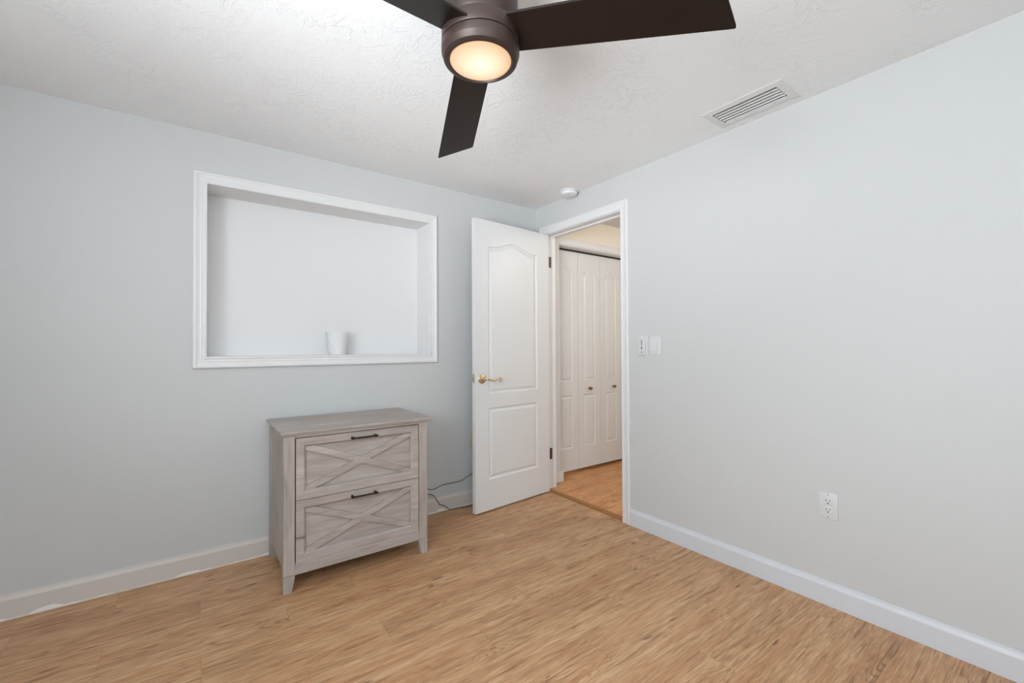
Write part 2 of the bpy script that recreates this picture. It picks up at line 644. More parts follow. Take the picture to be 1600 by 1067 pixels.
# west wall with a window opening, rear wall with a window opening
def wall_with_window(name, fn, a0, a1, w0, w1, z0, z1, label, d0, d1):
    bm = bmesh.new()
    slab_with_holes(bm, [(a0, -0.06), (a1, -0.06), (a1, H + 0.05), (a0, H + 0.05)],
                    [[(w0, z0), (w0, z1), (w1, z1), (w1, z0)]], fn, d0, d1)
    S(obj(name, bm, M['wall']), label, 'wall')
wall_with_window('wall_west', lambda u, v, d: Vector((d, u, v)), YR - 0.1, 0.02, -3.15, -1.95, 0.86, 2.14,
                 'pale wall with a window beside the camera, out of the photo', XW, XW - 0.12)
wall_with_window('wall_rear', lambda u, v, d: Vector((u, d, v)), XW - 0.1, 0.0, -3.0, -1.7, 0.90, 2.10,
                 'pale wall with a window behind the camera, out of the photo', YR, YR - 0.12)
for nm, fn, w0, w1, z0, z1, lb in (
        ('window_1', lambda u, v, d: Vector((XW + 0.012 - d, u, v)), -3.15, -1.95, 0.86, 2.14, 'white framed window in the wall left of the camera'),
        ('window_2', lambda u, v, d: Vector((u, YR + 0.012 - d, v)), -3.0, -1.7, 0.90, 2.10, 'white framed window in the wall behind the camera')):
    bm = bmesh.new()
    frame_sweep(bm, [(w0, z0), (w1, z0), (w1, z1), (w0, z1)], [(0, 0.0), (0, 0.012), (0.06, 0.012), (0.06, -0.004), (0.02, -0.008)], fn)
    S(obj(nm, bm, M['trim']), lb, 'window')

# casing profile: (outward, depth off the wall)
CASE = [(0.0, 0.0), (0.0, 0.010), (0.003, 0.0125), (0.009, 0.0125), (0.012, 0.0095), (0.017, 0.0090), (0.024, 0.0115),
        (0.030, 0.0105), (0.043, 0.0145), (0.047, 0.0175), (0.056, 0.0175), (0.061, 0.013), (0.061, 0.0)]
bm = bmesh.new()
frame_sweep(bm, [(NX0, NZ0), (NX1, NZ0), (NX1, NZ1), (NX0, NZ1)], CASE, lambda u, v, d: Vector((u, -d, v)))
S(obj('trim_1', bm, M['trim']), 'white moulded picture-frame casing around the wall niche', 'casing')

# door casing, jambs, stops (room side)
bm = bmesh.new()
c0, c1, ch = DJ0 + 0.005, DJ1 - 0.005, DH + 0.005
frame_sweep(bm, [(c1, 0.0), (c1, ch), (c0, ch), (c0, 0.0)], CASE, lambda u, v, d: Vector((-d, u, v)), closed=False)
S(obj('trim_2', bm, M['trim']), 'white moulded casing around the open bedroom doorway', 'casing')
bm = bmesh.new()
jt = 0.017
box(bm, (0.0, DJ0, 0.0), (WT, DJ0 + jt, DH + jt))
box(bm, (0.0, DJ1 - jt, 0.0), (WT, DJ1, DH + jt))
box(bm, (0.0, DJ1, DH), (WT, DJ0, DH + jt))
box(bm, (0.057, DJ0 - 0.011, 0.016), (0.092, DJ0, DH))
box(bm, (0.057, DJ1, 0.016), (0.092, DJ1 + 0.011, DH))
box(bm, (0.057, DJ1 + 0.011, DH - 0.011), (0.092, DJ0 - 0.011, DH))
jamb = S(obj('trim_4', bm, M['trim']), 'white door jamb and stop lining the bedroom doorway', 'jamb')
bm = new_box((-0.004, DJ1 - 0.002, 0.905), (0.030, DJ1 + 0.0015, 0.965))
obj('strike_plate', bm, M['nickel'], jamb)['label'] = 'metal strike plate'
for z0, z1 in ((0.247, 0.336), (1.793, 1.880)):
    bm = new_box((0.004, DJ0 - 0.0018, z0), (0.054, DJ0 + 0.001, z1))
    obj('hinge_leaf', bm, M['hinge'], jamb)['label'] = 'brown bronze hinge leaf'

# baseboards: (depth, height) profile
BASE = [(0.0, 0.0), (0.014, 0.0), (0.014, 0.082), (0.0125, 0.086), (0.0075, 0.096), (0.006, 0.103), (0.004, 0.1045), (0.0, 0.1045)]
def baseboard(name, fn, a0, a1, mat, label):
    bm = bmesh.new()
    prism(bm, BASE, fn, a0, a1)
    return S(obj(name, bm, mat), label, 'baseboard')
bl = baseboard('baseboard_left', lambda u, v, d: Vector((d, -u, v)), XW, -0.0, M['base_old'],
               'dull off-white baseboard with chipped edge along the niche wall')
baseboard('baseboard_right', lambda u, v, d: Vector((-u, d, v)), YR, c1 - 0.061, M['base_new'],
          'clean white baseboard along the wall with the outlet')
baseboard('baseboard_corner', lambda u, v, d: Vector((-u, d, v)), c0 + 0.061, -0.014, M['base_new'],
          'short white baseboard piece in the corner behind the open door')

# bare white chips along the bottom of the left baseboard
def bumpf(x, c, w, h):
    t = abs(x - c) / w
    return h * max(0.0, 1 - t * t) if t < 1 else 0.0
CH = [(-3.00, 0.09, 0.020), (-2.80, 0.065, 0.020), (-2.73, 0.05, 0.008), (-2.62, 0.05, 0.006), (-2.30, 0.07, 0.015), (-2.24, 0.05, 0.008),
      (-2.05, 0.12, 0.006), (-1.94, 0.06, 0.014), (-0.885, 0.045, 0.024), (-0.95, 0.05, 0.010), (-0.82, 0.03, 0.010), (-0.72, 0.08, 0.006)]
def chips(x0, x1):
    bm = bmesh.new()
    rnd = random.Random(int(abs(x0) * 1000))
    n = int((x1 - x0) / 0.006)
    pts = []
    wob = 0.0
    for i in range(n + 1):
        x = x0 + (x1 - x0) * i / n
        wob = 0.7 * wob + rnd.uniform(-0.0012, 0.0012)
        h = max([bumpf(x, *c) for c in CH] + [0.0022]) + wob
        h = max(h, 0.0010) * min(1.0, 0.15 + min(i, n - i) / 4)
        pts.append((x, h))
    out = [(x0, 0.0002)] + pts + [(x1, 0.0002)]
    prism(bm, out, lambda u, v, d: Vector((u, d, v)), -0.0138, -0.0152)
    obj('chipped_edge', bm, M['caulk'], bl)['label'] = 'bare white chipped strip'
chips(-3.10, -1.90)
chips(-1.02, -0.62)

# ------------------------------------------------------------------ hallway shell
CX0, CX1, CYW, CYD, CH0 = 0.225, 1.455, -0.030, 0.070, 2.030     # closet opening
bm = bmesh.new()
slab_with_holes(bm, [(WT, 0.0), (CX0, 0.0), (CX0, CH0), (CX1, CH0), (CX1, 0.0), (1.60, 0.0), (1.60, H + 0.02), (WT, H + 0.02)], [],
                lambda u, v, d: Vector((u, d, v)), CYW, CYW + 0.115)
S(obj('wall_hall_end', bm, M['cream']), 'cream wall above the closet doors in the hallway', 'wall')
bm = new_box((1.60, -2.6, -0.02), (1.70, 0.30, H + 0.02))
S(obj('wall_hall_side', bm, M['cream']), 'cream far side wall of the hallway, hidden by the door casing', 'wall')
bm = new_box((WT, -2.70, -0.02), (1.70, -2.60, H + 0.02))
S(obj('wall_hall_back', bm, M['cream']), 'cream end wall of the hallway, out of the photo', 'wall')
bm = bmesh.new()
frame_sweep(bm, [(CX0, 0.012), (CX0, CH0), (CX1, CH0), (CX1, 0.012)], CASE, lambda u, v, d: Vector((u, CYW - d, v)), closed=False)
box(bm, (CX0 - 0.002, CYW, 0.012), (CX0, CYW + 0.115, CH0))
box(bm, (CX0, CYW, CH0 - 0.004), (CX1, CYW + 0.115, CH0))
S(obj('trim_5', bm, M['trim']), 'white moulded casing around the hallway closet opening', 'casing')
bm = new_box((WT + 0.002, CYW - 0.030, 0.012), (0.243, CYW - 0.0185, 0.105), 0.003)
S(obj('baseboard_hall', bm, M['trim']), 'short white baseboard end at the foot of the closet casing', 'baseboard')
bm = new_box((0.13, 0.20, 0.0), (1.58, 0.22, CH0 + 0.1))
S(obj('wall_closet', bm, M['black']), 'dark inside of the hallway closet behind the folding doors', 'wall')
bm = new_box((CX0 + 0.005, CYD - 0.012, CH0 - 0.016), (CX1 - 0.005, CYD + 0.012, CH0 - 0.004))
S(obj('trim_6', bm, M['black']), 'dark sliding track above the white closet doors', 'track')

# bifold closet doors
def bifold(name, xs, label, knob_x, knob_panel):
    root = empty(name, (xs[0], CYD, 0.012), label, 'closet door', None, 0, 'structure')
    for i, (x0, x1) in enumerate(zip(xs, xs[1:])):
        bm = bmesh.new()
        w = x1 - x0 - 0.003
        o = x0 - xs[0]
        fn = lambda u, v, d: Vector((o + u, -d, v))
        z0, hh = 0.028, 1.978
        outl = [panel_outline(0.070, w - 0.070, 0.226, 0.700), panel_outline(0.070, w - 0.070, 0.830, 1.822, 0.05)]
        ring = panel_face(bm, w, hh, outl, fn, 1.0, z0, [(0, 0), (0.006, -0.006), (0.012, -0.007), (0.028, -0.0015)])
        q = [(0, z0), (w, z0), (w, z0 + hh), (0, z0 + hh)]
        back = [bm.verts.new(fn(u, v, -0.030)) for u, v in q]
        for a in range(4):
            b = (a + 1) % 4
            bm.faces.new((ring[a], ring[b], back[b], back[a]))
        bm.faces.new(back)
        p = obj('panel', bm, M['door'], root)
        if i == knob_panel:
            bm = bmesh.new()
            lathe(bm, [(0.0, 0.030), (0.009, 0.0295), (0.0145, 0.025), (0.0155, 0.020), (0.012, 0.015), (0.006, 0.011), (0.0055, 0.004), (0.011, 0.002), (0.011, 0.0)],
                  (knob_x - xs[0], 0, 0.753), 24, 'y')
            for v in bm.verts:
                v.co.y = -v.co.y
            obj('knob', bm, M['knob'], p, True)['label'] = 'small antique brass knob'
    return root
XS = [0.2575, 0.5535, 0.8485, 1.1440, 1.4390]
bifold('door_2', XS[0:3], 'left pair of white folding closet doors in the hallway', 0.696, 1)
bifold('door_3', XS[2:5], 'right pair of white folding closet doors, mostly hidden by casing', 1.028, 0)

# ================================================================== BEDROOM DOOR (open)
door = empty('door_1', (0.003, -0.164, 0.0), 'white two-panel arch-top bedroom door standing open into the room', 'door', None,
             math.atan2(-0.0937, -0.9956), 'structure')
DW, DZ0, DZ1, DT = 0.737, 0.010, 2.044, 0.0345
bm = bmesh.new()
outl = [panel_outline(0.137, 0.620, 0.223, 0.723), panel_outline(0.137, 0.620, 0.823, 1.864, 0.048)]
fnF = lambda u, v, d: Vector((u, d, v))
fnB = lambda u, v, d: Vector((u, -DT - d, v))
r1 = panel_face(bm, DW - 0.005, DZ1 - DZ0, outl, fnF, 1.0, DZ0, PANEL_RINGS, 0.005)
r2 = panel_face(bm, DW - 0.005, DZ1 - DZ0, outl, fnB, 1.0, DZ0, PANEL_RINGS, 0.005)
for a in range(4):
    b = (a + 1) % 4
    bm.faces.new((r1[a], r1[b], r2[b], r2[a]))
obj('slab', bm, M['door'], door)
# lever handle set (both sides share the spindle)
hz, hs = 0.931, 0.679
bm = bmesh.new()
lathe(bm, [(0.0, 0.0), (0.033, 0.0), (0.0335, 0.003), (0.030, 0.006), (0.022, 0.0085), (0.016, 0.0095), (0.0125, 0.012), (0.011, 0.026), (0.0, 0.026)], (hs, 0, hz), 40, 'y')
hnd = obj('door_handle', bm, M['brass'], door, True)
hnd['label'] = 'brass rosette of the lever handle'
bm = bmesh.new()
path = smooth_path([(hs, 0.020, hz), (hs, 0.045, hz), (hs - 0.012, 0.055, hz), (hs - 0.040, 0.056, hz - 0.008), (hs - 0.070, 0.055, hz - 0.012),
                    (hs - 0.098, 0.053, hz + 0.000), (hs - 0.120, 0.051, hz + 0.004), (hs - 0.134, 0.050, hz - 0.006), (hs - 0.130, 0.050, hz - 0.019), (hs - 0.118, 0.051, hz - 0.018), (hs - 0.116, 0.051, hz - 0.008)], 6)
rad = [0.0085 - 0.0042 * min(1, i / (len(path) * 0.75)) for i in range(len(path))]
tube(bm, path, rad, 12)
obj('lever', bm, M['brass'], hnd, True)['label'] = 'curled brass lever'
bm = bmesh.new()
lathe(bm, [(0.0, 0.0), (0.033, 0.0), (0.030, 0.007), (0.013, 0.011), (0.011, 0.03), (0.0, 0.03)], (hs, 0, hz), 32, 'y')
path = [(hs, 0.026, hz), (hs - 0.012, 0.046, hz), (hs - 0.06, 0.047, hz - 0.008), (hs - 0.12, 0.045, hz)]
tube(bm, smooth_path(path, 5), 0.007, 10)
for v in bm.verts:
    v.co.y = -DT - v.co.y
obj('door_handle', bm, M['brass'], door, True)['label'] = 'brass lever on the wall side of the door'
bm = new_box((DW - 0.002, -0.030, 0.906), (DW + 0.0012, -0.006, 0.964))
ltc = obj('latch_plate', bm, M['nickel'], door)
ltc['label'] = 'metal latch plate on the door edge'
bm = new_box((DW, -0.025, 0.926), (DW + 0.012, -0.011, 0.944), 0.003)
obj('latch_bolt', bm, M['brass'], ltc)
for z0, z1 in ((0.247, 0.336), (1.793, 1.880)):
    bm = bmesh.new()
    box(bm, (0.0035, -0.031, z0), (0.0055, -0.006, z1))
    cyl(bm, (-0.0010, -0.0260, z0), (-0.0010, -0.0260, z1), 0.0050, seg=14)
    obj('hinge', bm, M['hinge'], door, True)['label'] = 'brown bronze hinge'

# ================================================================== FILE CABINET
CXL, CXR, CYF, CYB, CZT = -1.945, -1.219, -0.515, -0.036, 0.757
cab = empty('file_cabinet', ((CXL + CXR) / 2, (CYF + CYB) / 2, 0.0), 'weathered grey wooden two-drawer cabinet with X-pattern fronts below the niche', 'cabinet')
ox, oy = cab.location.x, cab.location.y
def cobj(name, bm, mat, parent=None, smooth=False):
    if parent is None:
        for v in bm.verts:
            v.co.x -= ox
            v.co.y -= oy
        return obj(name, bm, mat, cab, smooth)
    for v in bm.verts:
        v.co.x -= ox
        v.co.y -= oy
    return obj(name, bm, mat, parent, smooth)
# top with a stepped under-moulding
bm = bmesh.new()
TX0, TX1, TY0, TY1 = -1.960, -1.195, -0.532, -0.030
box(bm, (TX0, TY0, 0.7455), (TX1, TY1, CZT), 0.0025)
box(bm, (TX0 + 0.006, TY0 + 0.006, 0.738), (TX1 - 0.006, TY1, 0.7455), 0.002)
cobj('top', bm, M['wood_x'])
# legs: corner posts with a tapered foot
PW, PD = 0.049, 0.045
def post(front, left):
    x0, x1 = (CXL, CXL + PW) if left else (CXR - PW, CXR)
    y0, y1 = (CYF, CYF + PD) if front else (CYB - PD, CYB)
    bm = bmesh.new()
    box(bm, (x0, y0, 0.706), (x1, y1, 0.738), 0.0015)
    box(bm, (x0, y0, 0.080), (x1, y1, 0.7045), 0.0025)
    box(bm, (x0 + 0.001, y0 + 0.001, 0.700), (x1 - 0.001, y1 - 0.001, 0.710))
    lg = cobj('leg', bm, M['wood_z'])
    # foot tapers on the inner side and towards the cabinet's middle
    bm = bmesh.new()
    tx, ty = 0.013, 0.010
    top = [(x0, y0), (x1, y0), (x1, y1), (x0, y1)]
    ax0, ax1 = (x0, x1 - tx) if left else (x0 + tx, x1)
    ay0, ay1 = (y0, y1 - ty) if front else (y0 + ty, y1)
    bot = [(ax0, ay0), (ax1, ay0), (ax1, ay1), (ax0, ay1)]
    rows = [(bot, 0.0), (top, 0.068), (top, 0.0785)]
    rings = [[bm.verts.new((x, y, z)) for x, y in r] for r, z in rows]
    for A, B in zip(rings, rings[1:]):
        for i in range(4):
            bm.faces.new((A[i], A[(i + 1) % 4], B[(i + 1) % 4], B[i]))
    bm.faces.new(rings[0])
    bm.faces.new(rings[-1])
    bmesh.ops.bevel(bm, geom=[e for e in bm.edges], offset=0.0015, segments=1, affect='EDGES')
    cobj('foot', bm, M['wood_z'], lg)
for fr in (True, False):
    for lf in (True, False):
        post(fr, lf)
# side panels, back, bottom
for x0, x1 in ((CXL + 0.010, CXL + 0.026), (CXR - 0.026, CXR - 0.010)):
    bm = new_box((x0, CYF + PD, 0.082), (x1, CYB - PD, 0.738))
    cobj('side_panel', bm, M['wood_z'])
cobj('back_panel', new_box((CXL + PW, CYB - 0.014, 0.085), (CXR - PW, CYB - 0.004, 0.738)), M['wood_x'])
cobj('bottom_panel', new_box((CXL + 0.026, CYF + 0.03, 0.100), (CXR - 0.026, CYB - 0.014, 0.115)), M['wood_x'])
FX0, FX1 = CXL + PW, CXR - PW
cobj('top_rail', new_box((FX0, CYF + 0.003, 0.7235), (FX1, CYF + 0.030, 0.738), 0.001), M['wood_x'])
cobj('bottom_rail', new_box((FX0, CYF + 0.003, 0.078), (FX1, CYF + 0.026, 0.130), 0.0015), M['wood_x'])
cobj('gap_shade_panel', new_box((FX0, CYF + 0.0300, 0.131), (FX1, CYF + 0.034, 0.7235)), M['black'])  # black backing panel, puts the shade into the gaps round the drawers
# drawers
def drawer(z0, z1, hz):
    x0, x1 = FX0 + 0.0045, FX1 - 0.0035
    FWD = 0.043
    yf = CYF + 0.001
    bm = bmesh.new()
    ix0, ix1, iz0, iz1 = x0 + FWD, x1 - FWD, z0 + FWD - 0.002, z1 - FWD + 0.002
    fn = lambda u, v, d: Vector((u, yf + 0.019 - d, v))
    # moulded frame: chamfer falls to the recessed field
    prof = [(0.0, -0.004), (0.0, 0.0100), (0.008, 0.0185), (FWD - 0.0015, 0.019), (FWD, 0.0175), (FWD, 0.0095), (0.012, 0.0095), (0.012, -0.004)]
    frame_sweep(bm, [(ix0, iz0), (ix1, iz0), (ix1, iz1), (ix0, iz1)], prof, fn)
    dr = cobj('drawer', bm, M['wood_x'])
    bm = new_box((ix0 - 0.003, yf + 0.0195, iz0 - 0.003), (ix1 + 0.003, yf + 0.025, iz1 + 0.003))
    cobj('drawer_field', bm, M['wood_x'], dr)
    a, b = 0.041, 0.0165
    bm = bmesh.new()
    prism(bm, [(ix0, iz1), (ix0, iz1 - b), (ix1 - a, iz0), (ix1, iz0), (ix1, iz0 + b), (ix0 + a, iz1)], fn, -0.003, 0.0118)
    cobj('cross_bar', bm, M['wood_x'], dr)
    bm = bmesh.new()
    prism(bm, [(ix0, iz0), (ix0 + a, iz0), (ix1, iz1 - b), (ix1, iz1), (ix1 - a, iz1), (ix0, iz0 + b)], fn, -0.003, 0.0124)
    cobj('cross_bar', bm, M['wood_x'], dr)
    # bar pull
    bm = bmesh.new()
    hx0, hx1 = -1.640, -1.508
    tube(bm, smooth_path([(hx0 - 0.002, yf - 0.020, hz), (hx0 + 0.02, yf - 0.0215, hz), ((hx0 + hx1) / 2, yf - 0.023, hz), (hx1 - 0.02, yf - 0.0215, hz), (hx1 + 0.002, yf - 0.020, hz)], 5), 0.0042, 10)
    for hx in (hx0 + 0.008, hx1 - 0.008):
        cyl(bm, (hx, yf - 0.020, hz), (hx, yf + 0.001, hz), 0.0048, 0.0068, 12)
        cyl(bm, (hx - 0.007, yf - 0.0205, hz), (hx + 0.007, yf - 0.0205, hz), 0.0062, 0.0062, 12)
    cobj('handle', bm, M['bronze'], dr, True)['label'] = 'dark bronze bar pull'
drawer(0.4285, 0.7180, 0.693)
drawer(0.1325, 0.4220, 0.397)

# ================================================================== CEILING FAN
FXC, FYC, FZB = -1.650, -1.783, 2.0
fan = empty('ceiling_fan', (FXC, FYC, H), 'dark bronze flush-mount ceiling fan with three blades and glowing round light', 'ceiling fan')
dz = FZB - H
def fobj(name, bm, mat, parent=None, smooth=True):
    return obj(name, bm, mat, parent or fan, smooth)
bm = bmesh.new()
lathe(bm, [(0.0, -0.001), (0.118, -0.001), (0.122, -0.012), (0.118, -0.026), (0.106, -0.030), (0.106, -0.032), (0.0, -0.032)], (0, 0, 0), 72)
fobj('canopy', bm, M['fan'])
bm = bmesh.new()
lathe(bm, [(0.0, -0.264), (0.0965, -0.264), (0.0965, -0.330), (0.0, -0.330)], (0, 0, 0), 64)
fobj('seam_shade_insert', bm, M['black'])  # black insert added so the housing seams look deep in shade
bm = bmesh.new()
lathe(bm, [(0.0, -0.0325), (0.101, -0.0325), (0.1025, -0.036), (0.1025, -0.272), (0.101, -0.2750), (0.0975, -0.2750), (0.0975, -0.262), (0.0, -0.262)], (0, 0, 0), 96)
fobj('motor_housing', bm, M['fan'])
bm = bmesh.new()
lathe(bm, [(0.0970, -0.2775), (0.1045, -0.2775), (0.1055, -0.279), (0.1055, -0.3140), (0.1045, -0.3155), (0.0970, -0.3155), (0.0970, -0.2775)], (0, 0, 0), 96)
fobj('blade_hub', bm, M['fan'])
bm = bmesh.new()
lathe(bm, [(0.0, -0.332), (0.0975, -0.332), (0.0975, -0.3185), (0.1045, -0.3185), (0.1062, -0.3205), (0.1062, -0.340), (0.1050, -0.3425), (0.1005, -0.3565), (0.0925, -0.3615), (0.0865, -0.3615), (0.0845, -0.3570), (0.0, -0.3570)], (0, 0, 0), 96)
lk = fobj('light_kit', bm, M['fan'])
bm = bmesh.new()
R0 = 0.0836
prof = [(R0, -0.3572)] + [(R0 * math.cos(a), -0.3575 - 0.010 * math.sin(a)) for a in [i * PI / 2 / 10 for i in range(11)]]
prof[-1] = (0.0, -0.3675)
lathe(bm, prof, (0, 0, 0), 72)
fobj('lens', bm, M['lens'], lk)['label'] = 'glowing warm frosted light lens'
# blades: pitched, slightly drooping, with a slanted tip
PH, TAU, CONE = 0.97374, -0.229, -0.02897
for k in range(3):
    a = PH + k * 2 * PI / 3
    e = Vector((math.cos(a), math.sin(a), 0))
    l = Vector((-math.sin(a), math.cos(a), 0))
    def bp(s, t, up):
        p = e * s + (l * math.cos(TAU) + Vector((0, 0, math.sin(TAU)))) * t
        p.z += dz + CONE * (s - 0.1)
        return p + Vector((0, 0, 1)) * up
    tp, tm = 0.20603, -0.05639      # tip offsets along the blade's width
    sp, sm = 0.62086, 0.59204
    rp, rm = 0.09086, 0.03296
    s0 = 0.093
    def edge(s, plus):
        if plus:
            return rp + (tp - rp) * (s - 0.12) / (sp - 0.12)
        return -(rm + (tm - rm) * (s - 0.12) / (sm - 0.12))
    # root is tucked inside the hub
    r_out = []
    A = (s0 - 0.045, edge(s0 - 0.045, True) * 0.92)
    B = (s0 - 0.010, edge(s0, False))
    P = [(A[0] + 0.0, A[1]), B]
    tipm, tipp = (sm, edge(sm, False)), (sp, edge(sp, True))
    c = 0.008
    def lerp(p, q, f):
        return (p[0] + (q[0] - p[0]) * f, p[1] + (q[1] - p[1]) * f)
    def dist(p, q):
        return math.hypot(p[0] - q[0], p[1] - q[1])
    outline = [P[0], P[1]]
    for cor, prv, nxt in ((tipm, P[1], tipp), (tipp, tipm, P[0])):
        p1 = lerp(cor, prv, c / dist(cor, prv))
        p2 = lerp(cor, nxt, c / dist(cor, nxt))
        for i in range(6):
            f = i / 5
            q1, q2 = lerp(p1, cor, f), lerp(cor, p2, f)
            outline.append(lerp(q1, q2, f))
    bm = bmesh.new()
    prism(bm, outline, lambda u, v, d: bp(u, v, d), -0.003, 0.003)
    b = fobj('blade', bm, M['blade'], None, False)

# ================================================================== AIR REGISTER
vent = empty('air_vent', ((VX0 + VX1) / 2, (VY0 + VY1) / 2, H), 'white louvered air vent on the ceiling beside the right wall', 'vent')
vx, vy = vent.location.x, vent.location.y
hw, hl = (VX1 - VX0) / 2, (VY1 - VY0) / 2
bm = bmesh.new()
frame_sweep(bm, [(-hw, -hl), (hw, -hl), (hw, hl), (-hw, hl)],
            [(0.0, 0.010), (0.0, -0.0065), (0.006, -0.0065), (0.034, -0.0030), (0.038, -0.0006), (0.038, 0.0), (0.001, 0.0), (0.001, 0.010)],
            lambda u, v, d: Vector((u, v, d)))
obj('frame', bm, M['vent'], vent)
bm = bmesh.new()
q = [(-hw, -hl), (hw, -hl), (hw, hl), (-hw, hl)]
A = [bm.verts.new((x * 0.995, y * 0.998, 0.008)) for x, y in q]
B = [bm.verts.new((x * 0.995, y * 0.998, 0.13)) for x, y in q]
for i in range(4):
    bm.faces.new((A[i], A[(i + 1) % 4], B[(i + 1) % 4], B[i]))
bm.faces.new(B)
obj('duct_boot', bm, M['duct'], vent)
def slat(parent, pts, wd, tilt):
    """curved blade: long path in the ceiling plane, leaning over by tilt"""
    bm = bmesh.new()
    P = [Vector((p[0], p[1], 0)) for p in pts]
    rows = []
    for i, p in enumerate(P):
        d = (P[min(i + 1, len(P) - 1)] - P[max(i - 1, 0)]).normalized()
        nrm = Vector((d.y, -d.x, 0))
        row = []
        for j in range(5):
            f = j / 4
            lean = wd * (math.sin(tilt) * f + 0.12 * math.sin(PI * f))
            row.append(p + nrm * lean + Vector((0, 0, -0.004 + wd * math.cos(tilt) * f)))
        rows.append(row)
    th = 0.0009
    fr = [[bm.verts.new(v) for v in r] for r in rows]
    bk = []
    for i, r in enumerate(rows):
        d = (P[min(i + 1, len(P) - 1)] - P[max(i - 1, 0)]).normalized()
        nrm = Vector((d.y, -d.x, 0))
        bk.append([bm.verts.new(v + nrm * th * 2) for v in r])
    for i in range(len(P) - 1):
        for j in range(4):
            bm.faces.new((fr[i][j], fr[i + 1][j], fr[i + 1][j + 1], fr[i][j + 1]))
            bm.faces.new((bk[i][j], bk[i][j + 1], bk[i + 1][j + 1], bk[i + 1][j]))
        bm.faces.new((fr[i][0], bk[i][0], bk[i + 1][0], fr[i + 1][0]))
        bm.faces.new((fr[i][4], fr[i + 1][4], bk[i + 1][4], bk[i][4]))
    for i in (0, len(P) - 1):
        for j in range(4):
            bm.faces.new((fr[i][j], fr[i][j + 1], bk[i][j + 1], bk[i][j]))
    return obj('louver', bm, M['vent'], parent, True)
for i in range(5):
    x = -hw + 0.030 + i * 0.0250
    yb = -hl + 0.004
    r = 0.010
    pts = [(x, hl - 0.001), (x, yb + r * 2)]
    # the far end of every louver bends round towards the wall
    for q in range(1, 6):
        a = q / 5 * math.radians(60)
        pts.append((x + r * (1 - math.cos(a)), yb + r * 2 - r * 2 * math.sin(a)))
    slat(vent, pts, 0.0092, math.radians(14))
for sx, sy in ((0.0, hl + 0.020), (0.0, -hl - 0.020)):
    bm = bmesh.new()
    lathe(bm, [(0.0, -0.0065), (0.0028, -0.0060), (0.0040, -0.0040), (0.0040, -0.002), (0.0, -0.002)], (sx, sy, 0), 14)
    obj('screw', bm, M['vent'], vent, True)

# ================================================================== SMOKE DETECTOR
sd = empty('smoke_detector', (-0.078, -0.482, H), 'round white smoke detector on the ceiling above the doorway', 'smoke detector')
bm = bmesh.new()
lathe(bm, [(0.0, -0.0005), (0.062, -0.0005), (0.063, -0.003), (0.063, -0.008), (0.061, -0.010), (0.0, -0.010)], (0, 0, 0), 48)
obj('base', bm, M['white'], sd, True)
bm = bmesh.new()
lathe(bm, [(0.0, -0.0105), (0.057, -0.0105), (0.061, -0.0135), (0.0605, -0.022), (0.054, -0.032), (0.040, -0.037), (0.020, -0.0385), (0.0, -0.0385)], (0, 0, 0), 48)
obj('cover', bm, M['white'], sd, True)
bm = bmesh.new()
lathe(bm, [(0.0, -0.0380), (0.009, -0.0380), (0.009, -0.0400), (0.0, -0.0405)], (-0.018, -0.020, 0), 20)
obj('test_button', bm, M['offwhite'], sd, True)

# ================================================================== WALL PLATES (right wall)
def fnR(u, v, d):
    """u runs towards -y (to the right in the photo), d out of the wall"""
    return Vector((-d, -u, v))
def rbox(bm, u0, u1, v0, v1, d0, d1, bev=0.0):
    box(bm, (-d1, -u1, v0), (-d0, -u0, v1), bev, 2)
# duplex outlet
o = empty('wall_outlet', (0, -2.0445, 0.439), 'white duplex power outlet low on the right wall', 'outlet')
bm = bmesh.new(); rbox(bm, -0.0355, 0.0355, -0.058, 0.058, 0.0003, 0.006, 0.002)
obj('cover_plate', bm, M['offwhite'], o, True)
for zc in (0.019, -0.0195):
    bm = bmesh.new(); rbox(bm, -0.0165, 0.0165, zc - 0.0165, zc + 0.0165, 0.005, 0.0078, 0.0012)
    s = obj('socket', bm, M['offwhite'], o, True)
    bm = bmesh.new()
    rbox(bm, -0.0080, -0.0056, zc + 0.000, zc + 0.0095, 0.0070, 0.0081)
    rbox(bm, 0.0056, 0.0080, zc + 0.001, zc + 0.0085, 0.0070, 0.0081)
    cyl(bm, fnR(0, zc - 0.0075, 0.0070), fnR(0, zc - 0.0075, 0.0081), 0.0028, seg=12)
    obj('slots', bm, M['slot'], s)['label'] = 'dark plug slots'
for zc in (0.0485, -0.0485):
    bm = bmesh.new(); cyl(bm, fnR(0, zc, 0.0055), fnR(0, zc, 0.0068), 0.003, seg=14)
    obj('screw', bm, M['icon_pale'], o)
# rocker switch
o = empty('light_switch', (0, -1.156, 1.1535), 'white rocker light switch, the right one of two plates by the doorway', 'light switch')
bm = bmesh.new(); rbox(bm, -0.041, 0.041, -0.058, 0.058, 0.0003, 0.006, 0.002)
obj('cover_plate', bm, M['offwhite'], o, True)
bm = bmesh.new(); rbox(bm, -0.0165, 0.0165, -0.033, 0.033, 0.0050, 0.0070, 0.0008)
obj('switch_frame', bm, M['offwhite'], o, True)
bm = bmesh.new()
prism(bm, [(-0.030, 0.0065), (-0.030, 0.0125), (0.0, 0.0090), (0.030, 0.0072), (0.030, 0.0065)], lambda u, v, d: Vector((-v, d, u)), -0.0145, 0.0145)
obj('rocker', bm, M['offwhite'], o)
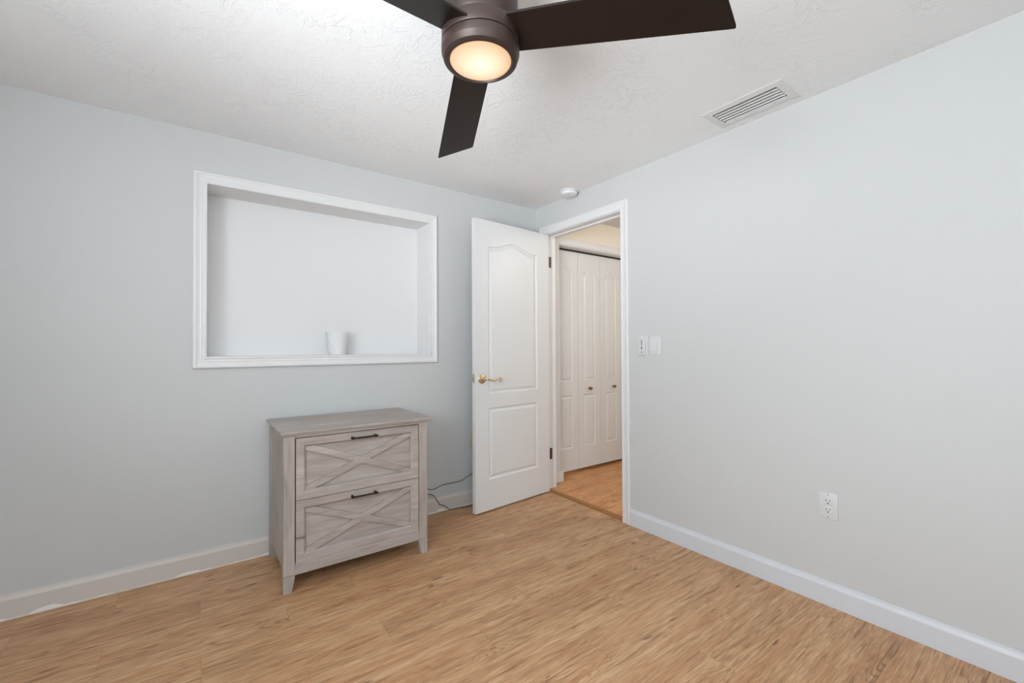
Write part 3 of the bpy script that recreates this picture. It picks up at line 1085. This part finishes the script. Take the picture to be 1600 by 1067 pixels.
# fan remote in its wall cradle
o = empty('fan_remote', (0, -1.0645, 1.154), 'white ceiling-fan remote with dark buttons in its wall cradle next to the casing', 'remote control')
bm = bmesh.new(); rbox(bm, -0.036, 0.036, -0.062, 0.062, 0.0003, 0.007, 0.002)
obj('cradle', bm, M['offwhite'], o, True)
bm = bmesh.new(); rbox(bm, -0.022, 0.022, -0.055, 0.058, 0.006, 0.019, 0.003)
body = obj('remote_body', bm, M['offwhite'], o, True)
D0, D1 = 0.0188, 0.0196
def icon(name, parts, mat):
    bm = bmesh.new()
    for p in parts:
        if len(p) == 3:
            cyl(bm, fnR(p[0], p[1], D0), fnR(p[0], p[1], D1), p[2], seg=14)
        else:
            rbox(bm, p[0], p[1], p[2], p[3], D0, D1)
    obj(name, bm, mat, body)
icon('button', [(-0.013, 0.013, 0.0370, 0.0400)], M['icon_pale'])
icon('button', [(0.0, 0.0255, 0.0042), (-0.0085, 0.0085, 0.0242, 0.0268), (-0.0016, 0.0016, 0.0175, 0.0325)], M['icon'])
icon('button', [(0.0, 0.0115, 0.0042), (-0.0018, 0.0018, 0.0040, 0.0150)], M['icon'])
icon('button', [(-0.0032, 0.0032, -0.0175, -0.0035), (-0.0060, 0.0060, -0.0205, -0.0170)], M['icon'])
icon('button', [(0.0, -0.0390, 0.0048), (-0.0068, 0.0068, -0.0440, -0.0405)], M['icon_pale'])

# ================================================================== BEIGE OUTLET BEHIND THE DOOR, CORDS
o = empty('wall_outlet', (-0.602, 0, 0.461), 'beige outlet plate on the left wall peeking out behind the open door', 'outlet')
bm = new_box((-0.036, -0.006, -0.059), (0.036, -0.0003, 0.059), 0.002)
obj('cover_plate', bm, M['beige'], o, True)
for zc in (0.019, -0.0195):
    bm = new_box((-0.0165, -0.0078, zc - 0.0145), (0.0165, -0.005, zc + 0.0145), 0.0012)
    s = obj('socket', bm, M['beige'], o, True)
    bm = bmesh.new()
    box(bm, (-0.008, -0.0081, zc), (-0.0056, -0.007, zc + 0.009))
    box(bm, (0.0056, -0.0081, zc), (0.008, -0.007, zc + 0.009))
    obj('slots', bm, M['slot'], s)['label'] = 'dark plug slots'
bm = bmesh.new()
pts = [(-1.30, -0.022, 0.20), (-1.16, -0.020, 0.186), (-1.05, -0.018, 0.180), (-0.988, -0.018, 0.178), (-0.952, -0.018, 0.166), (-0.915, -0.018, 0.172), (-0.867, -0.018, 0.184), (-0.790, -0.018, 0.184), (-0.721, -0.018, 0.187), (-0.680, -0.018, 0.203), (-0.636, -0.018, 0.219), (-0.600, -0.020, 0.260), (-0.596, -0.024, 0.34), (-0.598, -0.030, 0.430), (-0.600, -0.022, 0.4405), (-0.600, -0.012, 0.4415)]
tube(bm, smooth_path(pts, 5), 0.0022, 8)
cord = obj('power_cord', bm, M['cord'], None, True)
tag(cord, 'thin black cord running up along the wall from the cabinet to behind the door', 'cord')
bm = new_box((-0.612, -0.026, 0.430), (-0.588, -0.0084, 0.453), 0.004)
obj('plug', bm, M['cord'], cord, True)
bm = bmesh.new()
pts = [(-1.30, -0.024, 0.165), (-1.15, -0.022, 0.150), (-1.05, -0.020, 0.143), (-0.988, -0.019, 0.140), (-0.955, -0.019, 0.133), (-0.937, -0.019, 0.119), (-0.912, -0.019, 0.083), (-0.894, -0.019, 0.052), (-0.872, -0.019, 0.044), (-0.853, -0.020, 0.035), (-0.836, -0.020, 0.018), (-0.819, -0.023, 0.0045), (-0.775, -0.034, 0.0030), (-0.700, -0.046, 0.0030), (-0.62, -0.048, 0.0030), (-0.52, -0.052, 0.0030)]
tube(bm, smooth_path(pts, 5), 0.0022, 8)
tag(obj('power_cord', bm, M['cord'], None, True), 'thin black cord dropping from the cabinet over the baseboard to the floor', 'cord')

# ================================================================== PLANTER IN THE NICHE
pl = empty('planter_cup', (-1.552, 0.092, NZ0), 'matte white faceted ceramic cup standing in the wall niche', 'planter')
def facet(t, h):
    k = 9
    ph = (t * k / (2 * PI) + h * 14.0)
    return 1.0 - 0.030 * abs((ph % 1.0) - 0.5) * 2 * min(1.0, max(0.0, (0.135 - h) / 0.02))
bm = bmesh.new()
hgt = 0.144
prof = [(0.0, 0.0), (0.046, 0.0), (0.049, 0.002)] + [(0.050 + 0.0185 * (i / 14) ** 0.9, 0.004 + (hgt - 0.004) * i / 14) for i in range(1, 15)]
prof += [(0.0665, hgt + 0.001), (0.064, hgt - 0.001), (0.060, hgt - 0.03), (0.046, 0.010), (0.0, 0.008)]
lathe(bm, prof, (0, 0, 0), 108, 'z', facet)
obj('cup_body', bm, M['ceramic'], pl, False)
